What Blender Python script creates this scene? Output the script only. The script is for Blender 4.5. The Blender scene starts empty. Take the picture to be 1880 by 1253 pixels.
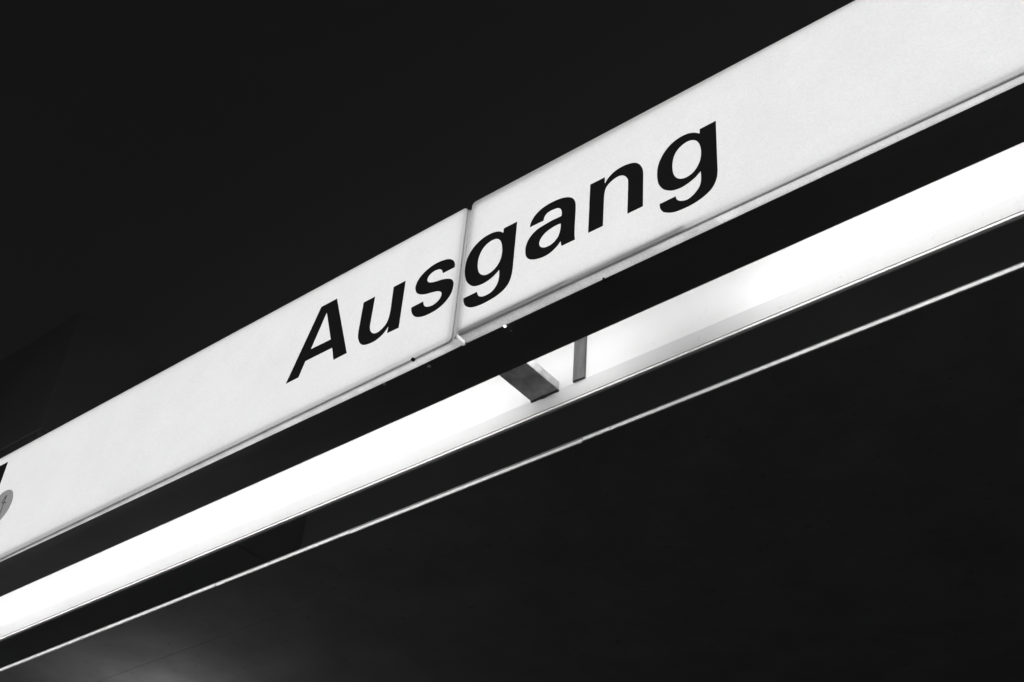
import bpy, bmesh, math, random
from mathutils import Matrix, Vector
from mathutils.geometry import tessellate_polygon

random.seed(4)
scene = bpy.context.scene
COL = scene.collection

# ------------------------------------------------------------------ camera
cam_data = bpy.data.cameras.new("camera")
cam = bpy.data.objects.new("camera", cam_data)
COL.objects.link(cam)
right = Vector((0.779568, 0.623143, 0.062989))
down = Vector((-0.357299, 0.525069, -0.772424))
fwd = Vector((-0.514404, 0.579651, 0.631975))
m = Matrix((right, -down, -fwd)).transposed().to_4x4()
m.translation = (1.568272, -1.582341, 1.782490)
cam.matrix_world = m
cam_data.sensor_width = 36.0
cam_data.lens = 47.18
cam_data.clip_start = 0.05
cam_data.clip_end = 500.0
scene.camera = cam

# ------------------------------------------------------------------ night sky, exposure
world = bpy.data.worlds.new("World")
scene.world = world
world.use_nodes = True
bg = world.node_tree.nodes["Background"]
bg.inputs["Color"].default_value = (1.0, 1.0, 1.0, 1.0)
bg.inputs["Strength"].default_value = 0.0068          # black night sky, raised a little to give faded film blacks
scene.view_settings.view_transform = 'Standard'
scene.view_settings.look = 'None'
scene.view_settings.exposure = 0.0
scene.view_settings.gamma = 1.0
scene.render.engine = 'CYCLES'
scene.cycles.max_bounces = 12
scene.cycles.diffuse_bounces = 8
scene.cycles.transmission_bounces = 8
scene.cycles.sample_clamp_indirect = 4.0

# strengths of the place's lamps and of the added spots
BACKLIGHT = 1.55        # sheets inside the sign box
STRIP_TUBE = 9.0
LOW_TUBE = 14.0      # bare tubes behind the sign
PLATFORM_LAMP = 85.0   # unseen spots added to lift the dark undersides
UNDER_LAMP = 2.1       # lamp under the canopy, far left

# ------------------------------------------------------------------ helpers
def tag(o, label=None, cat=None, group=None, kind=None):
    if label: o["label"] = label
    if cat: o["category"] = cat
    if group: o["group"] = group
    if kind: o["kind"] = kind
    return o

def empty(name, loc, label, cat, group=None):
    o = bpy.data.objects.new(name, None)
    o.empty_display_size = 0.1
    o.location = loc
    COL.objects.link(o)
    return tag(o, label, cat, group)

def obj(name, bm, mat, parent=None, smooth=False):
    """Link bm (world coordinates) as one mesh object; keep it where it stands under its parent."""
    me = bpy.data.meshes.new(name)
    bm.normal_update()
    bm.to_mesh(me); bm.free()
    me.materials.append(mat)
    if smooth:
        for p in me.polygons: p.use_smooth = True
    o = bpy.data.objects.new(name, me)
    COL.objects.link(o)
    if parent:
        o.parent = parent
        off = Vector((0, 0, 0)); q = parent
        while q: off += q.location; q = q.parent
        me.transform(Matrix.Translation(-off))
    return o

def box(bm, x0, x1, y0, y1, z0, z1, bevel=0.0):
    r = bmesh.ops.create_cube(bm, size=1.0)
    bmesh.ops.scale(bm, vec=(x1-x0, y1-y0, z1-z0), verts=r['verts'])
    bmesh.ops.translate(bm, vec=((x0+x1)/2, (y0+y1)/2, (z0+z1)/2), verts=r['verts'])
    if bevel:
        es = list({e for v in r['verts'] for e in v.link_edges})
        bmesh.ops.bevel(bm, geom=es, offset=bevel, segments=2, affect='EDGES', profile=0.5)
    return bm

def boxbm(*a, **k): return box(bmesh.new(), *a, **k)

def cyl(bm, p0, p1, r, n=12, caps=True):
    p0 = Vector(p0); p1 = Vector(p1); d = p1-p0
    q = bmesh.ops.create_cone(bm, cap_ends=caps, segments=n, radius1=r, radius2=r, depth=d.length)
    bmesh.ops.rotate(bm, verts=q['verts'], cent=(0, 0, 0), matrix=Vector((0, 0, 1)).rotation_difference(d).to_matrix())
    bmesh.ops.translate(bm, verts=q['verts'], vec=(p0+p1)/2)
    return bm

def prism(bm, prof, x0, x1, cuts=1):
    """Extrude a (y, z) profile along x."""
    rows = []
    for i in range(cuts+1):
        x = x0+(x1-x0)*i/cuts
        rows.append([bm.verts.new((x, y, z)) for y, z in prof])
    n = len(prof)
    for a, b in zip(rows, rows[1:]):
        for i in range(n):
            bm.faces.new((a[i], a[(i+1) % n], b[(i+1) % n], b[i]))
    bm.faces.new(rows[0][::-1]); bm.faces.new(rows[-1])
    bmesh.ops.recalc_face_normals(bm, faces=bm.faces)
    return bm

# ------------------------------------------------------------------ materials (all neutral: a black-and-white photograph)
def nodes(name):
    mt = bpy.data.materials.new(name); mt.use_nodes = True
    nt = mt.node_tree; nt.nodes.clear()
    out = nt.nodes.new("ShaderNodeOutputMaterial")
    return mt, nt, out

def noise(nt, scale, detail=4, rough=0.6, stretch=None):
    tc = nt.nodes.new("ShaderNodeTexCoord")
    src = tc.outputs["Object"]
    if stretch:
        mp = nt.nodes.new("ShaderNodeMapping"); mp.inputs["Scale"].default_value = stretch
        nt.links.new(src, mp.inputs["Vector"]); src = mp.outputs["Vector"]
    n = nt.nodes.new("ShaderNodeTexNoise")
    n.inputs["Scale"].default_value = scale; n.inputs["Detail"].default_value = detail
    n.inputs["Roughness"].default_value = rough
    nt.links.new(src, n.inputs["Vector"])
    return n.outputs["Fac"]

def ramp(nt, fac, stops):
    r = nt.nodes.new("ShaderNodeValToRGB")
    e = r.color_ramp.elements
    while len(e) < len(stops): e.new(0.5)
    for k, (p, v) in zip(e, stops):
        k.position = p; k.color = (v, v, v, 1)
    nt.links.new(fac, r.inputs["Fac"])
    return r.outputs["Color"]

def mul(nt, a, b):
    x = nt.nodes.new("ShaderNodeMix"); x.data_type = 'RGBA'; x.blend_type = 'MULTIPLY'
    x.inputs["Factor"].default_value = 1.0
    nt.links.new(a, x.inputs["A"]); nt.links.new(b, x.inputs["B"])
    return x.outputs["Result"]

def painted(name, lo, hi, scale=6, rough=0.5, stops=(0.35, 0.65), specks=0.0, metal=0.0, bump=0.0, spec=0.4, stretch=None, speck_scale=160):
    mt, nt, out = nodes(name)
    p = nt.nodes.new("ShaderNodeBsdfPrincipled")
    c = ramp(nt, noise(nt, scale, 6, 0.65, stretch), [(stops[0], lo), (stops[1], hi)])
    if specks:
        c = mul(nt, c, ramp(nt, noise(nt, speck_scale, 2, 0.5), [(0.27, 1-specks), (0.33, 1.0)]))
    nt.links.new(c, p.inputs["Base Color"])
    p.inputs["Roughness"].default_value = rough
    p.inputs["Metallic"].default_value = metal
    p.inputs["Specular IOR Level"].default_value = spec
    if bump:
        b = nt.nodes.new("ShaderNodeBump"); b.inputs["Strength"].default_value = bump; b.inputs["Distance"].default_value = 0.002
        nt.links.new(noise(nt, scale*12, 5, 0.7), b.inputs["Height"]); nt.links.new(b.outputs["Normal"], p.inputs["Normal"])
    nt.links.new(p.outputs["BSDF"], out.inputs["Surface"])
    return mt

def acrylic(name, lo, hi, scale, stops=(0.35, 0.65), grain=0.08):
    mt, nt, out = nodes(name)
    big = ramp(nt, noise(nt, scale, 5, 0.6), [(stops[0], lo), (stops[1], hi)])
    fine = ramp(nt, noise(nt, 330, 2, 0.8), [(0.3, 1.0-grain), (0.7, 1.0)])
    c = mul(nt, big, fine)
    t = nt.nodes.new("ShaderNodeBsdfTranslucent"); d = nt.nodes.new("ShaderNodeBsdfDiffuse")
    nt.links.new(c, t.inputs["Color"]); nt.links.new(c, d.inputs["Color"])
    mx = nt.nodes.new("ShaderNodeMixShader"); mx.inputs["Fac"].default_value = 0.35
    nt.links.new(t.outputs["BSDF"], mx.inputs[1]); nt.links.new(d.outputs["BSDF"], mx.inputs[2])
    nt.links.new(mx.outputs["Shader"], out.inputs["Surface"])
    return mt

def vinyl(name, base, through):
    mt, nt, out = nodes(name)
    t = nt.nodes.new("ShaderNodeBsdfTranslucent"); d = nt.nodes.new("ShaderNodeBsdfDiffuse")
    t.inputs["Color"].default_value = (through, through, through, 1)
    d.inputs["Color"].default_value = (base, base, base, 1)
    ad = nt.nodes.new("ShaderNodeAddShader")
    nt.links.new(t.outputs["BSDF"], ad.inputs[0]); nt.links.new(d.outputs["BSDF"], ad.inputs[1])
    nt.links.new(ad.outputs["Shader"], out.inputs["Surface"])
    return mt

def glow(name, strength):
    mt, nt, out = nodes(name)
    e = nt.nodes.new("ShaderNodeEmission"); e.inputs["Strength"].default_value = strength
    nt.links.new(e.outputs["Emission"], out.inputs["Surface"])
    return mt

def air(name, density):
    mt, nt, out = nodes(name)
    v = nt.nodes.new("ShaderNodeVolumePrincipled")
    v.inputs["Color"].default_value = (0.92, 0.92, 0.92, 1); v.inputs["Density"].default_value = density
    v.inputs["Anisotropy"].default_value = 0.0
    nt.links.new(v.outputs["Volume"], out.inputs["Volume"])
    return mt

M = dict(
    haze=air("haze", 0.034),
    acrylic=acrylic("opal_acrylic", 0.93, 0.97, 7.0, grain=0.13),
    dusty_acrylic=acrylic("dusty_acrylic", 0.78, 1.0, 16.0, grain=0.3),
    black_vinyl=vinyl("black_vinyl", 0.015, 0.009),
    dark_metal=painted("dark_metal", 0.16, 0.22, 5, 0.65, spec=0.2, stretch=(0.3, 1, 1)),
    white_inside=painted("white_inside", 0.82, 0.86, 3, 0.8, spec=0.1),
    white_paint=painted("white_paint", 0.66, 0.70, 2.5, 0.65, spec=0.15, specks=0.10, speck_scale=90),
    white_plastic=painted("white_plastic", 0.75, 0.82, 8, 0.5, spec=0.3),
    steel=painted("steel", 0.055, 0.16, 14, 0.6, specks=0.5, spec=0.3, bump=0.3, stretch=(2.5, 1, 0.5)),
    arm_steel=painted("arm_steel", 0.30, 0.72, 22, 0.6, specks=0.3, spec=0.3, bump=0.2),
    trim=painted("trim", 0.78, 0.88, 5, 0.55, specks=0.6, spec=0.3, stretch=(0.6, 2, 2), speck_scale=70),
    concrete=painted("concrete", 0.17, 0.27, 4.0, 0.9, stops=(0.32, 0.7), specks=0.35, bump=0.5, spec=0.1, speck_scale=40),
    wall_concrete=painted("wall_concrete", 0.17, 0.21, 1.2, 0.9, bump=0.3, spec=0.1),
    sticker=vinyl("sticker", 0.3, 0.30),
    sticker_mark=vinyl("sticker_mark", 0.05, 0.03),
    screw=painted("screw", 0.75, 0.82, 20, 0.35),
    dirt=painted("dirt", 0.02, 0.05, 30, 0.9),
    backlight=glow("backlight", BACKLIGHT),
    strip_tube=glow("strip_tube", STRIP_TUBE),
    low_tube=glow("low_tube", LOW_TUBE),
)
LETTERS = {
  'A': ['-547.0,103.6c -470.9,309.6c -417.3,310.5c -344.0,106.5c -386.8,105.1c -400.1,147.9c -490.5,147.7c -504.3,104.1c', '-479.1,179.0c -445.9,280.3c -410.7,177.9c'],
  'u': ['-315.1,247.1c -278.1,247.6c -278.8,166.9c -278.7,155.8 -273.9,139.7 -261.3,126.5 -246.5,124.1 -232.2,130.1 -222.4,140.1 -218.1,154.5 -216.2,172.0c -217.9,247.4c -180.4,248.0c -180.0,105.4c -215.3,106.2c -215.1,127.1c -225.6,113.4 -242.9,103.4 -263.4,100.3 -288.4,104.9 -303.2,116.8 -312.8,136.8 -315.5,156.5 -315.4,176.9c'],
  's': ['-25.2,209.8c -25.8,220.5 -30.7,231.7 -39.1,240.9 -49.7,247.3 -65.0,251.5 -86.8,253.4 -106.3,250.0 -123.6,242.1 -137.0,229.6 -143.2,214.3 -142.3,200.6 -136.9,188.7 -126.4,179.0 -110.4,171.3 -93.4,166.9 -74.8,162.1 -64.4,157.2 -58.5,151.5 -56.0,145.0 -57.6,136.1 -65.4,127.9 -79.4,123.5 -94.3,126.0 -104.1,132.1 -109.4,140.7 -111.7,149.9c -147.5,149.6c -146.4,140.2 -142.2,128.4 -134.0,117.2 -123.9,109.9 -107.5,104.0 -87.8,102.1 -65.5,104.0 -47.2,110.9 -32.8,122.9 -24.9,136.6 -22.3,154.6 -24.5,166.3 -30.4,175.5 -40.1,182.5 -55.5,189.0 -72.2,192.7 -89.2,196.9 -99.8,201.9 -106.5,208.7 -108.1,216.5 -104.5,224.7 -95.3,230.0 -83.9,231.3 -72.8,228.3 -64.8,221.2 -60.6,210.0c'],
  'g1': ['151.0,253.4c 113.7,253.6c 113.1,240.2c 105.7,247.7 95.6,254.0 79.2,258.5 57.9,257.7 37.1,249.6 21.3,235.4 10.6,213.9 7.5,188.6 10.4,165.0 17.1,145.0 28.4,129.0 41.1,119.1 57.4,114.3 78.2,114.5 96.3,120.7 111.2,131.3c 112.7,112.2 110.9,96.1 103.9,82.7 92.3,74.7 78.1,73.4 66.5,76.0 56.7,84.1 51.4,97.0c 13.5,97.0c 15.4,84.4 22.1,71.5 33.6,61.6 46.7,56.3 65.7,53.3 88.2,53.7 112.3,57.4 131.8,66.5 143.6,81.5 148.8,104.3 149.6,125.3c', '94.4,232.4 81.4,235.0 66.9,231.6 55.0,221.8 47.9,207.6 44.9,189.1 47.0,168.0 52.9,151.8 65.4,138.8 80.4,134.9 96.6,140.0 108.0,151.5 113.8,168.1 114.4,189.8 110.4,210.9 103.6,224.3'],
  'a': ['315.4,109.6c 280.6,110.2c 276.9,126.1c 269.2,117.2 254.8,107.9 238.6,104.4 222.0,106.0 205.0,111.4 192.2,120.1 184.5,132.4 181.8,147.9 182.7,164.1 188.2,177.8 198.2,189.1 213.1,196.9 231.4,199.4 251.2,200.9 269.4,199.9 276.2,199.8c 276.5,209.4 274.1,220.1 267.1,229.2 258.6,232.4 244.8,233.5 234.1,231.0 228.5,223.1 226.7,214.2c 189.5,215.2c 192.4,229.8 200.9,242.2 214.3,251.8 231.1,256.9 252.6,257.7 274.2,254.8 291.3,247.8 301.4,240.1 308.6,230.0 312.5,215.8 313.5,198.3 313.0,153.7 313.4,127.3 314.2,117.0', '275.5,178.5c 262.9,180.1 247.9,178.4 233.0,173.3 222.9,163.8 219.0,152.7 221.3,141.5 229.4,133.0 240.2,128.9 253.6,129.8 265.2,136.6 272.1,147.6 275.1,161.6'],
  'n': ['350.2,251.1c 388.0,250.8c 388.3,229.9c 396.0,241.8 408.8,251.2 424.9,255.8 442.5,255.4 458.5,250.9 469.7,244.0 478.4,232.4 483.6,218.8 485.5,205.5 485.5,194.4c 484.9,108.9c 447.3,109.4c 448.2,198.2 446.5,210.4 441.3,221.1 433.3,229.1 423.6,232.7 410.8,231.0 398.0,224.5 390.9,215.5 388.0,202.2 387.2,189.6c 386.3,109.2c 349.3,109.7c'],
  'g2': ['660.7,248.7c 623.2,248.4c 622.5,235.7c 615.4,242.1 606.0,248.7 592.7,253.7 573.3,254.1 553.7,247.3 536.8,232.6 525.8,213.1 520.4,192.7 520.1,169.4 523.4,148.8 532.9,130.0 548.9,115.7 566.8,109.2 585.6,109.4 606.3,116.3 621.8,127.3c 621.8,101.3 617.4,85.9 607.0,74.3 593.9,67.5 582.8,68.0 571.8,73.7 564.9,82.2 562.9,91.2c 524.9,91.5c 526.3,78.8 532.3,66.5 543.5,57.4 558.3,50.5 578.7,47.6 602.6,48.1 626.5,54.0 645.0,65.1 655.6,83.2 659.1,103.4 659.5,130.4c', '605.5,227.4 592.1,231.2 576.6,226.7 564.9,216.2 558.4,200.0 556.2,180.2 558.5,157.8 565.5,142.5 574.8,133.6 587.9,129.6 603.0,133.1 614.5,144.4 621.9,160.6 624.2,180.1 622.2,200.2 615.7,217.3'],
}
Z0 = 3.6

# ------------------------------------------------------------------ dark wall corner behind the sign, far left
wall = bpy.data.objects.new("wall", None); COL.objects.link(wall); wall.location = (-4.2, 1.6, 3.8)
tag(wall, kind="structure")
obj("panel", boxbm(-5.2, -3.325, 0.80, 2.4, 3.8, 5.152, bevel=0.006), M["wall_concrete"], wall)
obj("panel", boxbm(-5.2, -3.325, 0.80, 2.4, 5.159, 5.85, bevel=0.006), M["wall_concrete"], wall)

# ------------------------------------------------------------------ the lit sign
sign = empty("illuminated_sign", (0, 0.08, Z0),
             "long backlit white sign with the black word Ausgang across two panels", "sign")
XL, XR, YB, ZT = -2.45, 1.75, 0.162, 3.995
hb = bmesh.new()
box(hb, XL, XR, 0.036, YB, Z0, Z0+0.002)              # underside
box(hb, XL, XR, YB-0.002, YB, Z0+0.002, ZT)           # back
box(hb, XL, XR, 0.036, YB-0.002, ZT-0.002, ZT)        # top
for x in (XL, XR-0.002):
    box(hb, x, x+0.002, 0.036, YB-0.002, Z0+0.002, ZT-0.002)
box(hb, XL, XR, 0.0345, 0.036, Z0-0.0012, Z0+0.006)   # folded lip that holds the panels
obj("housing", hb, M["dark_metal"], sign)

lb = bmesh.new()
for a, b in ((XL+0.004, -0.009), (0.001, XR-0.004)):
    box(lb, a, b, 0.040, YB-0.004, Z0+0.004, Z0+0.006)
    box(lb, a, b, YB-0.006, YB-0.004, Z0+0.006, ZT-0.006)
    box(lb, a, b, 0.040, YB-0.006, ZT-0.006, ZT-0.004)
    for x in (a, b-0.002):
        box(lb, x, x+0.002, 0.040, YB-0.006, Z0+0.006, ZT-0.006)
obj("reflector", lb, M["white_inside"], sign)

def rounded(quad, inset, r, n=6):
    """Inset a convex quad (x, z) and round its corners; always the same vertex count."""
    m_ = len(quad); lines = []
    for i in range(m_):
        a = Vector(quad[i]); b = Vector(quad[(i+1) % m_]); d = (b-a).normalized()
        nrm = Vector((-d.y, d.x))                    # inward for a counter-clockwise quad
        lines.append((a+nrm*inset, d))
    pts = []
    for i in range(m_):
        p, d = lines[i-1]; q, e = lines[i]
        t = ((q-p).x*e.y-(q-p).y*e.x)/(d.x*e.y-d.y*e.x)
        c = p+d*t
        ang = math.acos(max(-1, min(1, d.dot(e)))); rr = max(r-inset, 0.0008)
        L = rr*math.tan(ang/2)
        a = c-d*L; nin = Vector((-d.y, d.x)); o = a+nin*rr
        for k in range(n+1):
            th = -ang/2*0+ang*k/n
            v = a-o
            pts.append(o+Vector((v.x*math.cos(th)-v.y*math.sin(th), v.x*math.sin(th)+v.y*math.cos(th))))
    return pts

def pan(front, back, rb=0.006, rc=0.013, depth=0.037):
    """Vacuum-formed opal tray: flat face, rolled edge, drafted sides."""
    bm = bmesh.new(); rings = []
    for k in range(5):
        a = k/4*math.pi/2
        inset = rb*(1-math.sin(a)); y = rb*(1-math.cos(a))
        rings.append([bm.verts.new((p.x, y, p.y)) for p in rounded(front, inset, rc)])
    rings.append([bm.verts.new((p.x, depth, p.y)) for p in rounded(back, 0.0, rc*0.6)])
    n = len(rings[0])
    bm.faces.new(rings[0])
    for a, b in zip(rings, rings[1:]):
        for i in range(n):
            f = bm.faces.new((a[i], a[(i+1) % n], b[(i+1) % n], b[i])); f.smooth = True
    bmesh.ops.recalc_face_normals(bm, faces=bm.faces)
    return bm

# corners (x, z) as they stand: the left tray sits a few millimetres skew in its frame
PL = [(-2.40, 3.5655), (-0.0115, 3.5925), (-0.0085, 3.9955), (-2.40, 3.9870)]
PLb = [(-2.41, 3.5995), (-0.0085, 3.5995), (-0.0085, 3.9965), (-2.41, 3.9965)]
PR = [(0.0005, 3.5985), (1.70, 3.5820), (1.70, 3.9865), (0.0035, 3.9995)]
PRb = [(0.0005, 3.5995), (1.71, 3.5995), (1.71, 3.9965), (0.0030, 3.9965)]
def tray(front, back):
    o = obj("face_panel", pan(front, back), M["acrylic"], sign)
    o.data.materials.append(M["dusty_acrylic"])
    for p in o.data.polygons:                       # the drafted sides carry years of dust
        if max(o.data.vertices[v].co.y for v in p.vertices) > -0.06: p.material_index = 1
    return o
face_l = tray(PL, PLb)
face_r = tray(PR, PRb)
tag(face_l, "left backlit panel carrying the letters Aus")
tag(face_r, "right backlit panel carrying the letters gang")

# white divider fin between the trays
obj("divider", prism(bmesh.new(), [(0.0045, 3.5965), (0.0365, 3.5970), (0.0365, 3.982), (0.0045, 3.982)], -0.0072, -0.0012), M["acrylic"], sign)

def outline(txt):
    """'x,z' millimetres, a trailing c marks a corner; runs between corners are Catmull-Rom curves."""
    P = []
    for w in txt.split():
        c = w.endswith('c'); a, b = w.rstrip('c').split(',')
        P.append((Vector((float(a)/1000, float(b)/1000)), c))
    n = len(P); out = []
    for i in range(n):
        p1, c1 = P[i]; p2, c2 = P[(i+1) % n]
        out.append(p1)
        if c1 and c2: continue
        p0 = P[i-1][0] if not c1 else p1+(p1-p2)*0.0
        p3 = P[(i+2) % n][0] if not c2 else p2
        for k in range(1, 6):
            t = k/6
            out.append(0.5*((2*p1)+(p2-p0)*t+(2*p0-5*p1+4*p2-p3)*t*t+(3*p1-p0-3*p2+p3)*t**3))
    return out

def flat_letter(loops, y0=-0.0009, y1=-0.0002):
    bm = bmesh.new()
    flat = [p for l in loops for p in l]
    tris = tessellate_polygon([[Vector((p.x, p.y, 0)) for p in l] for l in loops])
    F = [bm.verts.new((p.x, y0, Z0+p.y)) for p in flat]
    for t in tris:
        try: bm.faces.new([F[i] for i in t])
        except ValueError: pass
    B = [bm.verts.new((p.x, y1, Z0+p.y)) for p in flat]
    s = 0
    for l in loops:
        n = len(l)
        for i in range(n):
            a, b = s+i, s+(i+1) % n
            bm.faces.new((F[a], F[b], B[b], B[a]))
        s += n
    bmesh.ops.recalc_face_normals(bm, faces=bm.faces)
    return bm

for key, par in (('A', face_l), ('u', face_l), ('s', face_l), ('g1', face_r), ('a', face_r), ('n', face_r), ('g2', face_r)):
    o = obj("letter", flat_letter([outline(t) for t in LETTERS[key]]), M["black_vinyl"], par)
    tag(o, "black letter "+key[0])
# the end of the neighbouring black character at the left edge of the view
o = obj("letter", flat_letter([[Vector((-1.875, 0.085)), Vector((-1.8098, 0.085)), Vector((-1.8105, 0.3512)), Vector((-1.875, 0.3518))]]), M["black_vinyl"], face_l)
tag(o, "black upright stroke at the left edge of the view")
# round grey sticker with a scribbled stroke
ring = [Vector((-1.757+0.0585*math.cos(a), 0.171+0.0585*math.sin(a))) for a in [k/48*2*math.pi for k in range(48)]]
o = obj("sticker", flat_letter([ring], -0.0014, -0.0010), M["sticker"], face_l)
tag(o, "round grey sticker with a dark scribbled stroke")
mk = bmesh.new()
for a, b in (((-1.7420, 0.2080), (-1.7440, 0.1500)), ((-1.7440, 0.1500), (-1.7400, 0.1250)), ((-1.7420, 0.2080), (-1.7560, 0.1860)), ((-1.7560, 0.1860), (-1.7320, 0.1800))):
    cyl(mk, (a[0], -0.0016, Z0+a[1]), (b[0], -0.0016, Z0+b[1]), 0.0010, 6)
obj("scribble", mk, M["sticker_mark"], face_l)

# screws and marks
def screw(x, y, z, down=True, r=0.0042):
    bm = bmesh.new()
    q = bmesh.ops.create_uvsphere(bm, u_segments=12, v_segments=6, radius=r)
    bmesh.ops.scale(bm, vec=(1, 1, 0.6), verts=q['verts'])
    bmesh.ops.translate(bm, vec=(x, y, z), verts=q['verts'])
    obj("screw", bm, M["screw"], sign, smooth=True)
screw(-0.1168, 0.0489, Z0-0.0018, r=0.0048)
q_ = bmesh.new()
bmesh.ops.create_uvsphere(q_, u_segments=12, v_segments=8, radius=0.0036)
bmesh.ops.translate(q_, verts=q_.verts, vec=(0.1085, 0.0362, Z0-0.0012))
obj("light_leak", q_, M["backlight"], sign, smooth=True)  # small glowing bead that stands in for a lens glint
screw(-0.2435, 0.0400, Z0-0.0018, r=0.004)
screw(0.1090, 0.0560, Z0-0.0008, r=0.003)
pl = bmesh.new()
cyl(pl, (-0.1214, -0.0010, 3.5895), (-0.1214, 0.0060, 3.5885), 0.0038, 10)
obj("plug", pl, M["dirt"], face_l)
# nick in the lower lip of the right tray
nb = bmesh.new()
box(nb, 0.3660, 0.3695, 0.0300, 0.0375, 3.5935, 3.5990)
box(nb, 0.3700, 0.3900, 0.0340, 0.0376, 3.5965, 3.5988)
obj("chip", nb, M["dirt"], face_r)

def tube(x0, x1, y, z, mat, parent, r=0.013):
    bm = cyl(bmesh.new(), (x0, y, z), (x1, y, z), r, 12)
    return obj("fluorescent_tube", bm, mat, parent, smooth=False)
# evenly glowing backlight sheets close behind the trays, with rims added in front to block light and darken the creases
def sheet(pts, y=0.010):
    bm = bmesh.new()
    A = [bm.verts.new((x, y, z)) for x, z in pts]; B = [bm.verts.new((x, y+0.0015, z)) for x, z in pts]
    n = len(pts)
    bm.faces.new(A); bm.faces.new(B[::-1])
    for i in range(n): bm.faces.new((A[i], A[(i+1) % n], B[(i+1) % n], B[i]))
    bmesh.ops.recalc_face_normals(bm, faces=bm.faces)
    obj("backlight", bm, M["backlight"], sign)
sheet([(-2.39, 3.5765), (-0.016, 3.5965), (-0.014, 3.990), (-2.39, 3.982)])
sheet([(0.012, 3.6095), (0.42, 3.6070), (0.66, 3.5955), (1.69, 3.5885), (1.69, 3.983), (0.85, 3.9865), (0.35, 3.981), (0.016, 3.982)])
def floor_sheet(x0, x1, f, bk):  # extra glowing sheet added to brighten a tray's bottom side
    # lies just above the drafted bottom of a tray; f, bk give the tray's bottom height at its front and back
    bm = bmesh.new(); V = []
    for x in (x0, x1):
        for y in (0.0118, 0.033):
            t = y/0.037
            for up in (0.0035, 0.0047):
                V.append(bm.verts.new((x, y, f(x)*(1-t)+bk*t+up)))
    for q in ((0, 2, 6, 4), (1, 5, 7, 3), (0, 1, 3, 2), (4, 6, 7, 5), (0, 4, 5, 1), (2, 3, 7, 6)):
        bm.faces.new([V[k] for k in q])
    bmesh.ops.recalc_face_normals(bm, faces=bm.faces)
    obj("backlight", bm, M["backlight"], sign)
lerp = lambda a, b: (lambda x: a[1]+(b[1]-a[1])*(x-a[0])/(b[0]-a[0]))
floor_sheet(-2.39, -0.055, lerp(PL[0], PL[1]), 3.5995)
floor_sheet(0.64, 1.69, lerp(PR[0], PR[1]), 3.5995)
def rim(parent, c0, c1, c2, c3, w, y0=0.0045, y1=0.008, gap=0.0022):  # unseen dark frame added to shade the edge into a thin line
    bm = bmesh.new()
    A = rounded([c0, c1, c2, c3], gap, 0.012); B = rounded([c0, c1, c2, c3], gap+w, 0.012)
    n = len(A)
    R = [[bm.verts.new((p.x, y, p.y)) for p in P] for P, y in ((A, y0), (B, y0), (B, y1), (A, y1))]
    for i in range(n):
        k = (i+1) % n
        for a, c in zip(R, R[1:]+R[:1]):
            bm.faces.new((a[i], a[k], c[k], c[i]))
    bmesh.ops.recalc_face_normals(bm, faces=bm.faces)
    obj("rim", bm, M["dark_metal"], parent)
rim(face_l, *PL, 0.0009)
rim(face_r, *PR, 0.0012)
obj("rim", prism(bmesh.new(), [(0.0050, 3.6040), (0.0085, 3.6040), (0.0085, 3.6085), (0.0050, 3.6085)], 0.010, 0.30), M["dark_metal"], face_r)
obj("rim", prism(bmesh.new(), [(0.0050, 3.6005), (0.0085, 3.6005), (0.0085, 3.6040), (0.0050, 3.6040)], 0.303, 0.58), M["dark_metal"], face_r)
obj("backlight", boxbm(-0.0047, -0.0037, 0.0085, 0.0350, 3.5985, 3.979), M["backlight"], sign)  # emitter core added inside the divider fin to make it glow

# ------------------------------------------------------------------ bright strip behind and below the sign
strip = empty("light_strip", (0, 0.33, Z0), "long white reflector strip glowing brightly just below and behind the sign", "light strip")
obj("reflector_board", boxbm(-4.2, 3.2, 0.320, 0.324, 3.6405, 3.93), M["white_paint"], strip)
obj("lower_slope", prism(bmesh.new(), [(0.320, 3.6402), (0.3300, 3.6090), (0.3340, 3.6090), (0.3240, 3.6402)], -4.2, 3.2), M["white_paint"], strip)
obj("edge_flange", boxbm(-4.2, 3.2, 0.3290, 0.3370, 3.5996, 3.6056, bevel=0.0008), M["white_plastic"], strip)
gb = bmesh.new()
box(gb, -4.2, 3.2, 0.3375, 0.3400, 3.6000, 3.93)
obj("back_channel", gb, M["dark_metal"], strip)
for a, b in ((-4.1, -2.75), (-2.73, -1.38), (-1.36, -0.13), (-0.11, 1.12), (1.14, 2.60)):
    tube(a, b, 0.186, 3.722, M["strip_tube"], strip)
for a, b in ((-4.1, -2.95), (-2.93, -1.78), (-1.76, -0.92), (-0.90, -0.066), (0.056, 0.240), (0.51, 1.65), (1.67, 2.82)):
    tube(a, b, 0.178, 3.642, M["low_tube"], strip, r=0.010)

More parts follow.
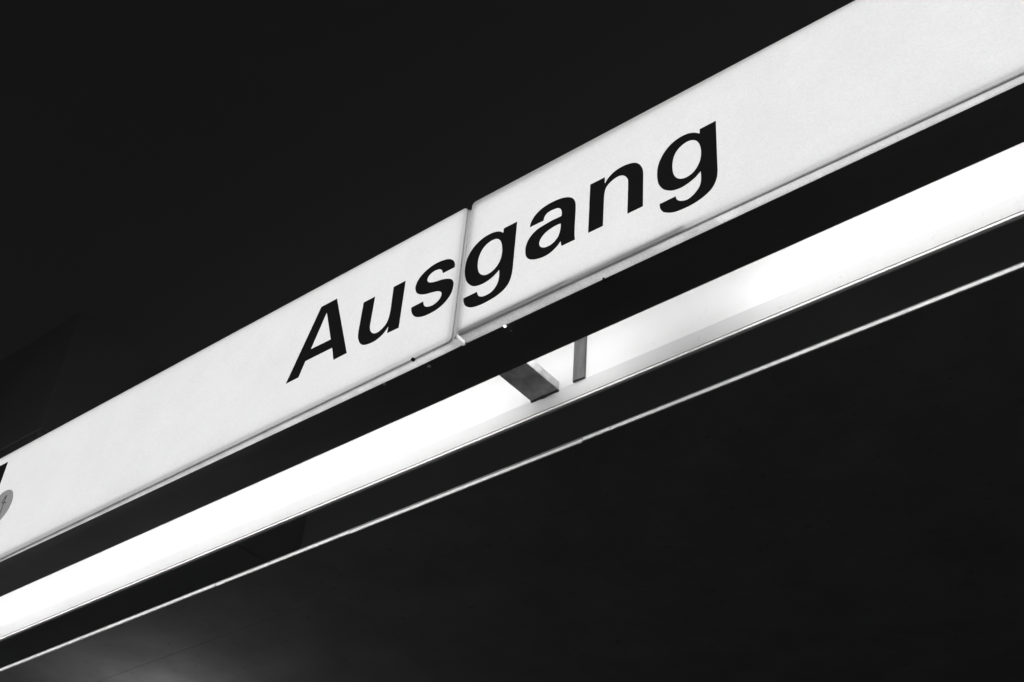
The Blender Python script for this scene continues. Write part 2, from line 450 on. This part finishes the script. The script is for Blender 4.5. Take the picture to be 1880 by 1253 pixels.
# ------------------------------------------------------------------ bracket arm and upright bar
arm = empty("bracket_arm", (-0.005, 0.24, 3.64), "dark grey steel arm joining the sign box to the white strip", "bracket")
obj("bar", boxbm(-0.0450, 0.0355, 0.1625, 0.3195, 3.6400, 3.6640, bevel=0.0012), M["arm_steel"], arm)
wb = bmesh.new()
for k in range(16):
    t = k/15
    q = bmesh.ops.create_icosphere(wb, subdivisions=2, radius=0.0028+0.0022*random.random()*(1.0 if t < 0.6 else 0.5))
    bmesh.ops.translate(wb, verts=q['verts'], vec=(-0.0430+0.075*t, 0.3195, 3.6392))
obj("weld", wb, M["dirt"], arm, smooth=True)  # dark lumps stand in for grime and contact shadow at the arm's end
strap = empty("upright_bar", (0.094, 0.315, 3.64), "short grey upright steel bar on the white strip, right of the dark arm", "bar")
sb = bmesh.new()
prof = [(0.0775, 0.3150), (0.0800, 0.3128), (0.0925, 0.3112), (0.1080, 0.3140), (0.1105, 0.3165), (0.1105, 0.3197), (0.0775, 0.3197)]
rows = [[sb.verts.new((x, y, z)) for x, y in prof] for z in (3.6415, 3.90)]
for i in range(len(prof)):
    j = (i+1) % len(prof); sb.faces.new((rows[0][i], rows[0][j], rows[1][j], rows[1][i]))
sb.faces.new(rows[0]); sb.faces.new(rows[1])
bmesh.ops.recalc_face_normals(sb, faces=sb.faces)
obj("flat", sb, M["steel"], strap)

# ------------------------------------------------------------------ canopy below: thin sheet with a rounded trim
can = empty("canopy", (0, 0.36, 3.51), "thin dark concrete canopy with a pale rounded edge trim below the bright strip", "canopy")
sx = [-4.4, -1.25, 0.35, 2.2, 3.6]
obj("sheet", boxbm(-4.4, 3.6, 0.3640, 0.573, 3.5080, 3.5200), M["concrete"], can)
obj("sheet", boxbm(-4.4, 3.6, 0.5742, 2.60, 3.5080, 3.5200), M["concrete"], can)
JO = [-3.4, -1.967, -1.151, -0.938, -0.6456, 0.0758, 1.75, 3.6]
for i, (a, b) in enumerate(zip([-4.4]+JO, JO)):
    dz = random.uniform(-0.0006, 0.0006)-(0.0020 if abs(b-0.0758) < 1e-6 else 0)
    bm = bmesh.new()
    prism(bm, [(y, z+dz) for y, z in ((0.3638, 3.5048), (0.3618, 3.5045), (0.3602, 3.5051), (0.3600, 3.5062), (0.3605, 3.5090), (0.3614, 3.5125), (0.3624, 3.5152), (0.3632, 3.5160), (0.3642, 3.5162))], a+0.0016, b-0.0016)
    obj("edge_trim", bm, M["trim"], can, smooth=False)

# platform floor below and unseen spots added behind the viewer; its bounce lifts the undersides
gm = bmesh.new()
vs = [gm.verts.new(p) for p in ((-12, -12, 0), (12, -12, 0), (12, 12, 0), (-12, 12, 0))]
gm.faces.new(vs)
tag(obj("ground", gm, M["concrete"]), kind="structure")
for x in (-5.0, -1.0, 3.0):
    sl = bpy.data.lights.new("platform_lamp", 'SPOT'); sl.energy = PLATFORM_LAMP
    sl.spot_size = math.radians(120); sl.spot_blend = 0.8; sl.shadow_soft_size = 0.1
    so = bpy.data.objects.new("platform_lamp", sl); COL.objects.link(so); so.location = (x, -3.2, 3.3)

# lamp under the canopy, beyond the left edge of the view
ld = bpy.data.lights.new("canopy_lamp", 'POINT'); ld.energy = UNDER_LAMP; ld.shadow_soft_size = 0.08
lo = bpy.data.objects.new("canopy_lamp", ld); COL.objects.link(lo); lo.location = (-1.85, 0.72, 3.22)

# ------------------------------------------------------------------ thin haze added to stand in for lens bloom and lifted blacks
hz = obj("haze", boxbm(-13.0, 13.0, -13.0, 13.0, -1.0, 6.6), M["haze"])
tag(hz, kind="stuff")
